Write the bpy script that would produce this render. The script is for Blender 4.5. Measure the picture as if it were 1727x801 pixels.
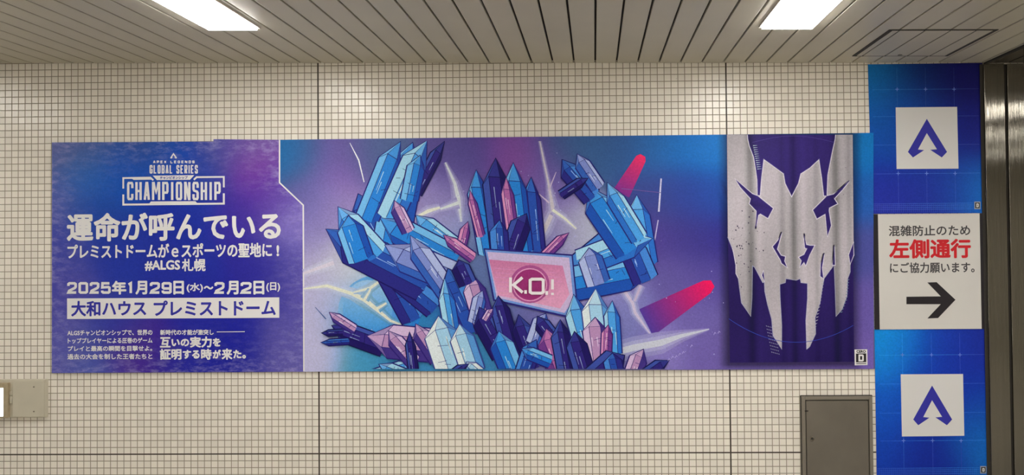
import bpy, bmesh, math, random
from mathutils import Vector, Matrix
from mathutils.geometry import tessellate_polygon

SC = bpy.context.scene
for o in list(bpy.data.objects): bpy.data.objects.remove(o)
COL = SC.collection
PI = math.pi

# ------------------------------------------------------------------ camera
YAW, PITCH, ROLL = -0.022263234, -0.01699174, -0.00927951
CX, CY, FPX = 974.773, 381.067, 1240.0
ZO = 0.30                                   # height of the dark tile joint above the floor
CAM = Vector((2.029925, -5.366388, 1.557941 + ZO))
def _axes():
    B = Matrix(((1, 0, 0), (0, 0, -1), (0, 1, 0)))
    c, s = math.cos, math.sin
    Ry = Matrix(((c(YAW), 0, -s(YAW)), (0, 1, 0), (s(YAW), 0, c(YAW))))
    Rp = Matrix(((1, 0, 0), (0, c(PITCH), -s(PITCH)), (0, s(PITCH), c(PITCH))))
    Rr = Matrix(((c(ROLL), -s(ROLL), 0), (s(ROLL), c(ROLL), 0), (0, 0, 1)))
    return Rr @ Rp @ Ry @ B
AX = _axes()
right, down, fwd = AX[0], AX[1], AX[2]
cd = bpy.data.cameras.new('camera')
cam = bpy.data.objects.new('camera', cd); COL.objects.link(cam)
Rm = Matrix((right, -down, -fwd)).transposed().to_4x4()
cam.matrix_world = Matrix.Translation(CAM) @ Rm
cd.sensor_fit = 'HORIZONTAL'; cd.sensor_width = 36.0
cd.lens = FPX / 1727 * 36.0
cd.shift_x = (863.5 - CX) / 1727; cd.shift_y = (CY - 400.5) / 1727
cd.clip_start = 0.05; cd.clip_end = 60
SC.camera = cam

# ------------------------------------------------------------------ light levels
SC.view_settings.view_transform = 'Standard'; SC.view_settings.look = 'None'
SC.view_settings.gamma = 1; SC.view_settings.exposure = 0.0
SC.view_settings.use_curve_mapping = False
W_ = bpy.data.worlds.new('world'); SC.world = W_; W_.use_nodes = True
W_.node_tree.nodes['Background'].inputs[0].default_value = (1, 0.97, 0.9, 1)
W_.node_tree.nodes['Background'].inputs[1].default_value = 0.02
LAMP = 30.5                                   # strength of the ceiling lamps' diffusers
K = 0.78                                     # light level on the printed sheets

# ------------------------------------------------------------------ pixel -> place
def ray(px, py):
    d = right * ((px - CX) / FPX) + down * ((py - CY) / FPX) + fwd
    return d
def W(px, py, y=0.0):
    """a point of the photograph's wall, on the plane y -> (x, z)"""
    d = ray(px, py); t = (y - CAM.y) / d.y
    p = CAM + d * t
    return (p.x, p.z)
ZC0, ZCS = 2.8690 + ZO, -0.0139              # the ceiling falls slightly to the right
def zc(x): return ZC0 + ZCS * x
def CP(px, py, drop=0.):
    """a point of the photograph's ceiling -> (x, y)"""
    d = ray(px, py)
    t = (ZC0 - drop + ZCS * CAM.x - CAM.z) / (d.z - ZCS * d.x)
    p = CAM + d * t
    return (p.x, p.y)

def lin(c):
    return tuple(((v / 255 / 12.92) if v / 255 <= .04045 else ((v / 255 + .055) / 1.055) ** 2.4) for v in c)
def ink(c):
    return tuple(min(.92, max(.004, v / K - .012)) for v in lin(c)) + (1.0,)

# ------------------------------------------------------------------ materials
def mat(name, col, rough=.5, metal=0., spec=.5, noise=0., nscale=20., bump=0., bscale=200., stretch=(1, 1, 1)):
    m = bpy.data.materials.new(name); m.use_nodes = True
    nt = m.node_tree; b = nt.nodes['Principled BSDF']
    b.inputs['Base Color'].default_value = (*col, 1)
    b.inputs['Roughness'].default_value = rough; b.inputs['Metallic'].default_value = metal
    b.inputs['Specular IOR Level'].default_value = spec
    tc = nt.nodes.new('ShaderNodeTexCoord'); mp = nt.nodes.new('ShaderNodeMapping')
    mp.inputs['Scale'].default_value = stretch
    nt.links.new(tc.outputs['Object'], mp.inputs['Vector'])
    if noise:
        n = nt.nodes.new('ShaderNodeTexNoise'); n.inputs['Scale'].default_value = nscale; n.inputs['Detail'].default_value = 4
        nt.links.new(mp.outputs[0], n.inputs['Vector'])
        mr = nt.nodes.new('ShaderNodeMapRange')
        mr.inputs['From Min'].default_value = .3; mr.inputs['From Max'].default_value = .7
        mr.inputs['To Min'].default_value = 1 - noise; mr.inputs['To Max'].default_value = 1 + noise
        nt.links.new(n.outputs['Fac'], mr.inputs['Value'])
        mx = nt.nodes.new('ShaderNodeVectorMath'); mx.operation = 'SCALE'
        mx.inputs[0].default_value = col
        nt.links.new(mr.outputs[0], mx.inputs['Scale'])
        nt.links.new(mx.outputs[0], b.inputs['Base Color'])
    if bump:
        n2 = nt.nodes.new('ShaderNodeTexNoise'); n2.inputs['Scale'].default_value = bscale; n2.inputs['Detail'].default_value = 2
        nt.links.new(mp.outputs[0], n2.inputs['Vector'])
        bp = nt.nodes.new('ShaderNodeBump'); bp.inputs['Strength'].default_value = bump; bp.inputs['Distance'].default_value = .0032
        nt.links.new(n2.outputs['Fac'], bp.inputs['Height']); nt.links.new(bp.outputs[0], b.inputs['Normal'])
    return m

def emit(name, col, s):
    m = bpy.data.materials.new(name); m.use_nodes = True
    nt = m.node_tree; b = nt.nodes['Principled BSDF']
    b.inputs['Base Color'].default_value = (.9, .9, .9, 1)
    b.inputs['Emission Color'].default_value = (*col, 1); b.inputs['Emission Strength'].default_value = s
    return m

def tile_material():
    m = bpy.data.materials.new('cream_mosaic_tile'); m.use_nodes = True
    nt = m.node_tree; N = nt.nodes; L = nt.links; b = N['Principled BSDF']
    def math_(op, a, c=None, d=None):
        n = N.new('ShaderNodeMath'); n.operation = op
        for i, v in enumerate((a, c, d)):
            if v is None: continue
            if isinstance(v, (int, float)): n.inputs[i].default_value = v
            else: L.new(v, n.inputs[i])
        return n.outputs[0]
    tc = N.new('ShaderNodeTexCoord'); sp = N.new('ShaderNodeSeparateXYZ'); L.new(tc.outputs['Object'], sp.inputs[0])
    x = sp.outputs['X']; z = math_('SUBTRACT', sp.outputs['Z'], ZO)
    u = math_('DIVIDE', x, .05); v = math_('DIVIDE', z, .05)
    du = math_('PINGPONG', u, .5); dv = math_('PINGPONG', v, .5)
    dmin = math_('MINIMUM', du, dv)
    ss = N.new('ShaderNodeMapRange'); ss.interpolation_type = 'SMOOTHSTEP'
    ss.inputs['From Min'].default_value = .035; ss.inputs['From Max'].default_value = .075
    L.new(dmin, ss.inputs['Value']); tile = ss.outputs[0]
    sx = math_('PINGPONG', x, 1.5)
    seam = math_('MINIMUM', math_('GREATER_THAN', sx, .0055), math_('GREATER_THAN', math_('ABSOLUTE', z), .005))
    # every tile its own tone and tilt
    cb = N.new('ShaderNodeCombineXYZ'); L.new(math_('FLOOR', u), cb.inputs[0]); L.new(math_('FLOOR', v), cb.inputs[1])
    wn = N.new('ShaderNodeTexWhiteNoise'); L.new(cb.outputs[0], wn.inputs['Vector'])
    big = N.new('ShaderNodeTexNoise'); big.inputs['Scale'].default_value = 1.1; big.inputs['Detail'].default_value = 3
    L.new(tc.outputs['Object'], big.inputs['Vector'])
    spk = N.new('ShaderNodeTexNoise'); spk.inputs['Scale'].default_value = 26; spk.inputs['Detail'].default_value = 5
    L.new(tc.outputs['Object'], spk.inputs['Vector'])
    speck = math_('GREATER_THAN', spk.outputs['Fac'], .735)
    tone = math_('ADD', math_('MULTIPLY', wn.outputs['Value'], .09), .955)
    tone = math_('ADD', tone, math_('MULTIPLY', math_('SUBTRACT', big.outputs['Fac'], .5), .18))
    tone = math_('SUBTRACT', tone, math_('MULTIPLY', speck, .25))
    cs = N.new('ShaderNodeVectorMath'); cs.operation = 'SCALE'; cs.inputs[0].default_value = (.87, .815, .735)
    L.new(tone, cs.inputs['Scale'])
    mx = N.new('ShaderNodeMix'); mx.data_type = 'RGBA'
    mx.inputs['A'].default_value = (.31, .26, .195, 1)
    L.new(tile, mx.inputs['Factor']); L.new(cs.outputs[0], mx.inputs['B'])
    mx2 = N.new('ShaderNodeMix'); mx2.data_type = 'RGBA'; mx2.inputs['A'].default_value = (.055, .04, .03, 1)
    L.new(seam, mx2.inputs['Factor']); L.new(mx.outputs['Result'], mx2.inputs['B'])
    L.new(mx2.outputs['Result'], b.inputs['Base Color'])
    r = N.new('ShaderNodeMapRange'); r.inputs['To Min'].default_value = .8; r.inputs['To Max'].default_value = .27
    L.new(tile, r.inputs['Value']); L.new(r.outputs[0], b.inputs['Roughness'])
    off = N.new('ShaderNodeVectorMath'); off.operation = 'SUBTRACT'; L.new(wn.outputs['Color'], off.inputs[0]); off.inputs[1].default_value = (.5, .5, .5)
    sc = N.new('ShaderNodeVectorMath'); sc.operation = 'SCALE'; L.new(off.outputs[0], sc.inputs[0]); sc.inputs['Scale'].default_value = .05
    ge = N.new('ShaderNodeNewGeometry'); ad = N.new('ShaderNodeVectorMath'); L.new(ge.outputs['Normal'], ad.inputs[0]); L.new(sc.outputs[0], ad.inputs[1])
    nn = N.new('ShaderNodeVectorMath'); nn.operation = 'NORMALIZE'; L.new(ad.outputs[0], nn.inputs[0])
    bp = N.new('ShaderNodeBump'); bp.inputs['Strength'].default_value = .5; bp.inputs['Distance'].default_value = .0015
    L.new(math_('MINIMUM', tile, seam), bp.inputs['Height']); L.new(nn.outputs[0], bp.inputs['Normal'])
    L.new(bp.outputs[0], b.inputs['Normal'])
    return m

def print_material():
    """ink printed on vinyl: the colour of each point, fine grain, and pale scuffs where the design is distressed"""
    m = bpy.data.materials.new('printed_vinyl'); m.use_nodes = True
    nt = m.node_tree; N = nt.nodes; L = nt.links; b = N['Principled BSDF']
    a = N.new('ShaderNodeAttribute'); a.attribute_name = 'ink'
    wv = N.new('ShaderNodeAttribute'); wv.attribute_name = 'wear'
    tc = N.new('ShaderNodeTexCoord')
    n = N.new('ShaderNodeTexNoise'); n.inputs['Scale'].default_value = 95; n.inputs['Detail'].default_value = 2
    L.new(tc.outputs['Object'], n.inputs['Vector'])
    g = N.new('ShaderNodeMapRange'); g.inputs['From Min'].default_value = .3; g.inputs['From Max'].default_value = .7
    g.inputs['To Min'].default_value = .91; g.inputs['To Max'].default_value = 1.09
    L.new(n.outputs['Fac'], g.inputs['Value'])
    s = N.new('ShaderNodeVectorMath'); s.operation = 'SCALE'; L.new(a.outputs['Color'], s.inputs[0]); L.new(g.outputs[0], s.inputs['Scale'])
    mp = N.new('ShaderNodeMapping'); mp.inputs['Scale'].default_value = (1, 1, 2.2); mp.inputs['Rotation'].default_value = (0, .5, 0)
    L.new(tc.outputs['Object'], mp.inputs['Vector'])
    n2 = N.new('ShaderNodeTexNoise'); n2.inputs['Scale'].default_value = 11; n2.inputs['Detail'].default_value = 9; n2.inputs['Roughness'].default_value = .72
    L.new(mp.outputs[0], n2.inputs['Vector'])
    r = N.new('ShaderNodeMapRange'); r.inputs['From Min'].default_value = .47; r.inputs['From Max'].default_value = .74
    L.new(n2.outputs['Fac'], r.inputs['Value'])
    mu = N.new('ShaderNodeMath'); mu.operation = 'MULTIPLY'; L.new(r.outputs[0], mu.inputs[0]); L.new(wv.outputs['Fac'], mu.inputs[1])
    mx = N.new('ShaderNodeMix'); mx.data_type = 'RGBA'; L.new(mu.outputs[0], mx.inputs['Factor'])
    L.new(s.outputs[0], mx.inputs['A']); mx.inputs['B'].default_value = (*[min(.9, q / K) for q in lin((168, 160, 205))], 1)
    L.new(mx.outputs['Result'], b.inputs['Base Color'])
    b.inputs['Roughness'].default_value = .5; b.inputs['Specular IOR Level'].default_value = .18
    return m

M = {}
M['tile'] = tile_material()
M['print'] = print_material()
M['white'] = mat('white_ink', lin((232, 230, 232)), .5, spec=.3)
M['blue_ink'] = mat('blue_ink', ink((52, 52, 150))[:3], .5, spec=.3)
M['black_ink'] = mat('black_ink', (.018, .014, .018), .5, spec=.3)
M['grey_ink'] = mat('grey_ink', (.055, .05, .055), .5, spec=.3)
M['red_ink'] = mat('red_ink', ink((186, 38, 45))[:3], .5, spec=.3)
M['paper'] = mat('white_paper', (.66, .635, .61), .5, spec=.3, noise=.015, nscale=6)
M['emblem_paper'] = mat('white_print', (.72, .705, .70), .5, spec=.3)
M['board_edge'] = mat('board_edge', (.10, .11, .28), .6)
M['plank'] = mat('painted_ceiling_metal', (.50, .465, .375), .38, spec=.5, noise=.03, nscale=3)
M['groove'] = mat('dark_groove', (.03, .025, .02), .9)
M['floor'] = mat('floor_vinyl', (.46, .43, .37), .5, noise=.08, nscale=8)
M['plain'] = mat('plain_wall', (.66, .63, .56), .6, noise=.05, nscale=2)
M['steel'] = mat('brushed_stainless', (.21, .195, .165), .075, metal=1., noise=.05, nscale=3, bump=1., bscale=60, stretch=(8, 8, .01))
M['steel_dark'] = mat('stainless_soffit', (.20, .185, .16), .3, metal=1., noise=.05, nscale=3)
M['door'] = mat('grey_door_paint', (.15, .131, .105), .42, spec=.4, noise=.10, nscale=4)
M['frame'] = mat('grey_frame_paint', (.2, .175, .14), .45, noise=.06, nscale=6)
M['dark'] = mat('shadow_gap', (.03, .026, .022), .8)
M['lock'] = mat('worn_lock_metal', (.25, .22, .18), .35, metal=1.)
M['cream'] = mat('cream_metal', (.58, .535, .43), .45, noise=.03, nscale=10)
M['tan'] = mat('tan_plastic', (.42, .34, .22), .5, noise=.08, nscale=30)
M['lampframe'] = mat('lamp_frame', (.62, .56, .5), .4)
M['lamp'] = emit('lamp_diffuser', (1.0, .98, .93), LAMP)
M['guide'] = emit('guide_light', (.93, 1.0, .95), 3.0)

# ------------------------------------------------------------------ builders
def new_obj(name, me, m, parent=None):
    o = bpy.data.objects.new(name, me); COL.objects.link(o)
    for q in (m if isinstance(m, (list, tuple)) else [m]): me.materials.append(q)
    if parent is not None:
        o.parent = parent
        o.matrix_parent_inverse = Matrix.Translation(-parent.location)
    return o
def from_bm(name, bm, m, parent=None, smooth=False):
    bmesh.ops.recalc_face_normals(bm, faces=bm.faces)
    me = bpy.data.meshes.new(name); bm.to_mesh(me); bm.free()
    if smooth:
        for p in me.polygons: p.use_smooth = True
    return new_obj(name, me, m, parent)
def thing(name, label, cat, loc, group=None):
    o = bpy.data.objects.new(name, None); COL.objects.link(o); o.location = loc
    o.empty_display_size = .1
    o['label'] = label; o['category'] = cat
    if group: o['group'] = group
    return o
def structure(o): o['kind'] = 'structure'; return o
def box(bm, x0, x1, y0, y1, z0, z1, bev=0., shear=None, mi=0):
    """z0/z1 numbers; shear adds a height that depends on x"""
    vs = [bm.verts.new((x, y, z + (shear(x) if shear else 0))) for x in (x0, x1) for y in (y0, y1) for z in (z0, z1)]
    f = [bm.faces.new([vs[i] for i in q]) for q in ((0, 1, 3, 2), (4, 6, 7, 5), (0, 4, 5, 1), (2, 3, 7, 6), (0, 2, 6, 4), (1, 5, 7, 3))]
    for q in f: q.material_index = mi
    if bev:
        bmesh.ops.recalc_face_normals(bm, faces=f)
        es = list({e for q in f for e in q.edges})
        r = bmesh.ops.bevel(bm, geom=es, offset=bev, segments=2, affect='EDGES', profile=.5)
        for q in r['faces']: q.material_index = mi
def boxes(name, specs, m, parent=None, bev=0., shear=None):
    bm = bmesh.new()
    for s in specs: box(bm, *s, bev=bev, shear=shear)
    return from_bm(name, bm, m, parent)
def prism_xz(bm, pts, y0, y1):
    """outline in (x,z), from y0 (back) to y1 (front)"""
    a = [bm.verts.new((x, y0, z)) for x, z in pts]; b = [bm.verts.new((x, y1, z)) for x, z in pts]
    tris = tessellate_polygon([[Vector((x, z, 0)) for x, z in pts]])
    n = len(pts)
    for t in tris:
        try: bm.faces.new([a[i] for i in t]); bm.faces.new([b[i] for i in t])
        except ValueError: pass
    for i in range(n): bm.faces.new([a[i], a[(i + 1) % n], b[(i + 1) % n], b[i]])
def disc(bm, x, z, r, y0, y1, n=20):
    prism_xz(bm, [(x + r * math.cos(2 * PI * i / n), z + r * math.sin(2 * PI * i / n)) for i in range(n)], y0, y1)

# ------------------------------------------------------------------ flat print: polygons in the photograph's frame, mapped onto the sheet
def stroke_outline(pts, w, closed=False):
    """quads of a mitred line, as lists of 4 points"""
    n = len(pts); out = []
    def nrm(a, b):
        dx, dy = b[0] - a[0], b[1] - a[1]; l = math.hypot(dx, dy) or 1
        return (-dy / l, dx / l)
    L, R = [], []
    for i in range(n):
        a = pts[i - 1] if (i > 0 or closed) else None
        c = pts[(i + 1) % n] if (i < n - 1 or closed) else None
        p = pts[i]
        if a is None: m = nrm(p, c); k = 1
        elif c is None: m = nrm(a, p); k = 1
        else:
            n1, n2 = nrm(a, p), nrm(p, c)
            m = (n1[0] + n2[0], n1[1] + n2[1]); l = math.hypot(*m)
            if l < .2: m = n1; k = 1
            else:
                m = (m[0] / l, m[1] / l); k = min(2.2, 1 / max(.2, m[0] * n1[0] + m[1] * n1[1]))
        ww = (w[i] if isinstance(w, (list, tuple)) else w) / 2
        L.append((p[0] + m[0] * k * ww, p[1] + m[1] * k * ww)); R.append((p[0] - m[0] * k * ww, p[1] - m[1] * k * ww))
    for i in range(n if closed else n - 1):
        j = (i + 1) % n
        out.append([L[i], L[j], R[j], R[i]])
    return out
def clip(poly, x0, y0, x1, y1):
    for ax, lim, sg in ((0, x0, 1), (0, x1, -1), (1, y0, 1), (1, y1, -1)):
        res = []
        for i in range(len(poly)):
            a, b = poly[i - 1], poly[i]
            da, db = sg * (a[ax] - lim), sg * (b[ax] - lim)
            if (da < 0) != (db < 0):
                t = da / (da - db); res.append(tuple(a[k] + t * (b[k] - a[k]) for k in range(2)))
            if db >= 0: res.append(b)
        poly = res
        if len(poly) < 3: return []
    return poly
STEP = 0.00006
class Print:
    """one printed surface: layered ink polygons, each corner with its own ink colour"""
    def __init__(s, y, rect=None):
        s.y = y; s.v = []; s.f = []; s.c = []; s.w = []; s.layer = 1; s.rect = rect
    def up(s, n=1): s.layer += n
    def tri(s, pts, faces, col, wear=None):
        base = len(s.v); y = s.y - s.layer * STEP
        for p in pts:
            x, z = W(p[0], p[1], s.y); s.v.append((x, y, z))
            s.c.append(ink(col(*p) if callable(col) else col)); s.w.append(wear(*p) if wear else 0.)
        s.f += [tuple(base + i for i in f) for f in faces]
    def poly(s, pts, col, slices=0):
        if s.rect: pts = clip(list(pts), *s.rect)
        if len(pts) < 3: return
        if slices:
            bm = bmesh.new()
            vs = [bm.verts.new((p[0], p[1], 0)) for p in pts]
            for t in tessellate_polygon([[Vector((p[0], p[1], 0)) for p in pts]]):
                try: bm.faces.new([vs[i] for i in t])
                except ValueError: pass
            x0, x1 = min(p[0] for p in pts), max(p[0] for p in pts)
            y0, y1 = min(p[1] for p in pts), max(p[1] for p in pts)
            for ax, lo, hi in ((0, x0, x1), (1, y0, y1)):
                st = slices if ax == 0 else slices * 4
                q = lo + st
                while q < hi:
                    co = (q, 0, 0) if ax == 0 else (0, q, 0); no = (1, 0, 0) if ax == 0 else (0, 1, 0)
                    bmesh.ops.bisect_plane(bm, geom=bm.verts[:] + bm.edges[:] + bm.faces[:], plane_co=co, plane_no=no)
                    q += st
            bm.verts.index_update()
            P = [(v.co.x, v.co.y) for v in bm.verts]; F = [tuple(v.index for v in f.verts) for f in bm.faces]
            bm.free(); s.tri(P, F, col); return
        if len(pts) == 4 and not callable(col) or len(pts) == 3:
            s.tri(pts, [tuple(range(len(pts)))], col); return
        T = tessellate_polygon([[Vector((p[0], p[1], 0)) for p in pts]])
        s.tri(pts, [tuple(t) for t in T], col)
    def line(s, pts, w, col, closed=False):
        for q in stroke_outline(pts, w, closed): s.poly(q, col)
    def grid(s, x0, x1, y0, y1, nx, ny, col, wear=None, top=None):
        P = []
        for j in range(ny + 1):
            for i in range(nx + 1):
                x = x0 + (x1 - x0) * i / nx
                t = top(x) if top else y0
                P.append((x, t + (y1 - t) * j / ny))
        F = [(j * (nx + 1) + i, j * (nx + 1) + i + 1, (j + 1) * (nx + 1) + i + 1, (j + 1) * (nx + 1) + i) for j in range(ny) for i in range(nx)]
        s.tri(P, F, col, wear)
    def build(s, name, parent, m=None):
        me = bpy.data.meshes.new(name); me.from_pydata(s.v, [], s.f); me.update()
        a = me.color_attributes.new('ink', 'FLOAT_COLOR', 'POINT')
        for i, c in enumerate(s.c): a.data[i].color = c
        w = me.attributes.new('wear', 'FLOAT', 'POINT')
        for i, c in enumerate(s.w): w.data[i].value = c
        bm = bmesh.new(); bm.from_mesh(me)
        for f in bm.faces:
            f.normal_update()
            if f.normal.y > 0: f.normal_flip()
        bm.to_mesh(me); bm.free()
        return new_obj(name, me, m or M['print'], parent)
def field(samples, sig):
    def f(x, y):
        R = G = B = T = 0.
        for sx, sy, r, g, b in samples:
            d = ((x - sx) ** 2 + (y - sy) ** 2) / (2 * sig * sig)
            if d > 30: d = 30
            w = math.exp(-d) + 1e-9
            R += r * w; G += g * w; B += b * w; T += w
        return (R / T, G / T, B / T)
    return f

# ------------------------------------------------------------------ lettering
_glyph_cache = {}
def type_mesh(text):
    if text in _glyph_cache: return _glyph_cache[text]
    c = bpy.data.curves.new('lettering', 'FONT'); c.body = text; c.resolution_u = 3
    o = bpy.data.objects.new('lettering', c); COL.objects.link(o)
    dg = bpy.context.evaluated_depsgraph_get()
    me = bpy.data.meshes.new_from_object(o.evaluated_get(dg))
    V = [(v.co.x, v.co.y) for v in me.vertices]; F = [tuple(p.vertices) for p in me.polygons]
    bpy.data.objects.remove(o); bpy.data.curves.remove(c); bpy.data.meshes.remove(me)
    _glyph_cache[text] = (V, F); return V, F
class Letters:
    """a block of lettering on the plane y, drawn from the corners it fills in the photograph"""
    def __init__(s, y, lift=.0026): s.y = y; s.d = y - lift; s.v = []; s.f = []; s.n = 0
    def type(s, text, x0, y0, x1, y1, bold=0.):
        """bold: half the extra stroke width, in photograph pixels"""
        V, F = type_mesh(text)
        ax, bx = min(v[0] for v in V), max(v[0] for v in V); ay, by = min(v[1] for v in V), max(v[1] for v in V)
        (wx0, wz1), (wx1, wz0) = W(x0, (y0), s.y), W(x1, y1, s.y)
        # the sheet hangs true: take the corners on one level
        e = bold / 230.
        wx0 += e; wx1 -= e; wz0 += e; wz1 -= e
        kx, kz = (wx1 - wx0) / (bx - ax), (wz1 - wz0) / (by - ay)
        shifts = [(0, 0)] if not bold else [(e * math.cos(PI * i / 4), e * math.sin(PI * i / 4)) for i in range(8)]
        for n, (dx, dz) in enumerate(shifts):
            b = len(s.v)
            s.v += [(wx0 + (v[0] - ax) * kx + dx, s.d - n * 5e-6, wz0 + (v[1] - ay) * kz + dz) for v in V]
            s.f += [tuple(b + i for i in f) for f in F]
    def poly(s, pts, lift=0.):
        b = len(s.v); s.n += 1
        for p in pts:
            x, z = W(p[0], p[1], s.y); s.v.append((x, s.d - lift - s.n * 4e-6, z))
        for t in tessellate_polygon([[Vector((p[0], p[1], 0)) for p in pts]]): s.f.append(tuple(b + i for i in t))
    def line(s, pts, w, closed=False):
        for q in stroke_outline(pts, w, closed): s.poly(q)
    def caps(s, text, x0, y0, x1, y1, sw, gap=.22, wide=.5, widths={}):
        """square-shouldered capitals built of even strokes"""
        ws = [widths.get(c, 0.3 if c in 'I1.!' else wide * (1.3 if c in 'M' else 1.)) if c != ' ' else wide * .62 for c in text]
        tot = sum(ws) + gap * (len(text) - 1) * wide
        k = (x1 - x0) / tot; x = x0
        for c, w in zip(text, ws):
            cw = w * k
            if c != ' ':
                h = sw / 2
                L_, R_, T_, B_ = x + h, x + cw - h, y0 + h, y1 - h
                for path, closed in GLYPH[c]:
                    pts = [(L_ + (R_ - L_) * u, B_ - (B_ - T_) * v) for u, v in path]
                    s.line(pts, sw, closed)
            x += cw + gap * wide * k
    def build(s, name, m, parent):
        me = bpy.data.meshes.new(name); me.from_pydata(s.v, [], s.f); me.update()
        bm = bmesh.new(); bm.from_mesh(me)
        for f in bm.faces:
            f.normal_update()
            if f.normal.y > 0: f.normal_flip()
        bm.to_mesh(me); bm.free()
        return new_obj(name, me, m, parent)
q_ = .14; r_ = .08
RR = [(q_, 0), (1 - q_, 0), (1, r_), (1, 1 - r_), (1 - q_, 1), (q_, 1), (0, 1 - r_), (0, r_)]
GLYPH = {
 'A': [([(0, -.05), (.42, 1), (.58, 1), (1, -.05)], 0), ([(.16, .26), (.84, .26)], 0)],
 'B': [([(0, 0), (1 - q_, 0), (1, r_), (1, .5 - r_), (1 - q_, .52), (1, .52 + r_), (1, 1 - r_), (1 - q_, 1), (0, 1)], 1), ([(0, .52), (1 - q_, .52)], 0)],
 'C': [([(1, .32), (1, r_), (1 - q_, 0), (q_, 0), (0, r_), (0, 1 - r_), (q_, 1), (1 - q_, 1), (1, 1 - r_), (1, .68)], 0)],
 'D': [([(0, 0), (1 - q_, 0), (1, r_), (1, 1 - r_), (1 - q_, 1), (0, 1)], 1)],
 'E': [([(1.1, 0), (0, 0), (0, 1), (1.1, 1)], 0), ([(0, .52), (.9, .52)], 0)],
 'G': [([(1, .68), (1, 1 - r_), (1 - q_, 1), (q_, 1), (0, 1 - r_), (0, r_), (q_, 0), (1 - q_, 0), (1, r_), (1, .46), (.55, .46)], 0)],
 'H': [([(0, -.06), (0, 1.06)], 0), ([(1, -.06), (1, 1.06)], 0), ([(0, .5), (1, .5)], 0)],
 'I': [([(.5, -.06), (.5, 1.06)], 0)],
 'K': [([(0, -.06), (0, 1.06)], 0), ([(1, 1.06), (.25, .5), (1.02, -.06)], 0)],
 'L': [([(0, 1.06), (0, 0), (1.1, 0)], 0)],
 'M': [([(0, -.06), (0, 1), (.12, 1), (.5, .42), (.88, 1), (1, 1), (1, -.06)], 0)],
 'N': [([(0, -.06), (0, 1), (.1, 1), (.9, 0), (1, 0), (1, 1.06)], 0)],
 'O': [(RR, 1)],
 'P': [([(0, -.06), (0, 1), (1 - q_, 1), (1, 1 - r_), (1, .48), (1 - q_, .4), (0, .4)], 0)],
 'R': [([(0, -.06), (0, 1), (1 - q_, 1), (1, 1 - r_), (1, .52), (1 - q_, .45), (0, .45)], 0), ([(.5, .45), (1, -.06)], 0)],
 'S': [([(1, .7), (1, 1 - r_), (1 - q_, 1), (q_, 1), (0, 1 - r_), (0, .62), (q_, .53), (1 - q_, .46), (1, .38), (1, r_), (1 - q_, 0), (q_, 0), (0, r_), (0, .3)], 0)],
 'X': [([(0, -.05), (1, 1.05)], 0), ([(0, 1.05), (1, -.05)], 0)],
 '0': [(RR, 1)],
 '1': [([(0, .86), (.6, 1), (.6, -.06)], 0)],
 '2': [([(0, .72), (0, 1 - r_), (q_, 1), (1 - q_, 1), (1, 1 - r_), (1, .62), (.9, .5), (.1, .18), (0, 0), (1.08, 0)], 0)],
 '5': [([(1, 1), (.04, 1), (0, .56), (1 - q_, .6), (1, .52), (1, r_), (1 - q_, 0), (q_, 0), (0, r_), (0, .22)], 0)],
 '9': [([(0, .22), (0, r_), (q_, 0), (1 - q_, 0), (1, r_), (1, 1 - r_), (1 - q_, 1), (q_, 1), (0, 1 - r_), (0, .54), (q_, .44), (1, .44)], 0)],
 '.': [([(0, .02), (1, .02)], 0)],
 '!': [([(.5, 1.06), (.5, .34)], 0), ([(.5, .1), (.5, -.06)], 0)],
}
MARK = [(405, 300), (300, 490), (328, 522), (390, 480), (356, 476), (405, 382), (461, 475), (424, 478), (488, 522), (517, 490)]
def mark(x0, y0, x1, y1):
    return [(x0 + (x - 300) / 217 * (x1 - x0), y0 + (y - 300) / 222 * (y1 - y0)) for x, y in MARK]

# ================================================================== THE SETTING
XL, XR, YB = -6.0, 9.5, -8.5
structure(boxes('wall_back', [(XL - .2, XR + .2, 0, .2, 0, 3.3)], M['tile']))
structure(boxes('floor', [(XL - .2, XR + .2, YB - .2, .2, -.15, 0)], M['floor']))
structure(boxes('wall_front', [(XL - .2, XR + .2, YB - .2, YB, 0, 3.3)], M['plain']))
structure(boxes('wall_left', [(XL - .2, XL, YB, 0, 0, 3.3)], M['plain']))
structure(boxes('wall_right', [(XR, XR + .2, YB, 0, 0, 3.3)], M['plain']))
# ceiling of long painted metal planks running away from the wall, open joints between
gx, _ = W(1003.9, 106.9); gx2, _ = W(578.9, 106.9)
PITCH_P = (gx - gx2) / 12.0
X_END = W(1661, 106)[0]
bm = bmesh.new()
k = math.floor((XL - gx) / PITCH_P)
while True:
    a = gx + k * PITCH_P; b_ = a + PITCH_P; k += 1
    if a > X_END - .02: break
    if b_ < XL: continue
    a, b_ = max(a, XL) + .0062, min(b_, X_END) - .0062
    box(bm, a, b_, YB, -.006, 0, .020, bev=.003, shear=zc)
box(bm, XL, X_END, YB, 0, .022, .10, shear=zc, mi=1)
structure(from_bm('ceiling', bm, [M['plank'], M['groove']]))
# darker metal soffit over the steel panels, with its dark edge channel
bm = bmesh.new()
sx = X_END + .012
n = 0
xs = [sx, W(1699, 108)[0]]
while xs[-1] < XR: xs.append(xs[-1] + .62)
for a, b_ in zip(xs[:-1], xs[1:]):
    box(bm, a + .006, min(b_, XR) - .006, YB, -.004, 0, .012, bev=.002, shear=zc)
box(bm, X_END, XR, YB, 0, .014, .10, shear=zc, mi=1)
o = structure(from_bm('trim_1', bm, [M['steel_dark'], M['groove']]))
structure(boxes('trim_2', [(X_END - .012, X_END + .012, YB, -.006, -.012, .012)], M['dark'], shear=zc))

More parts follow.
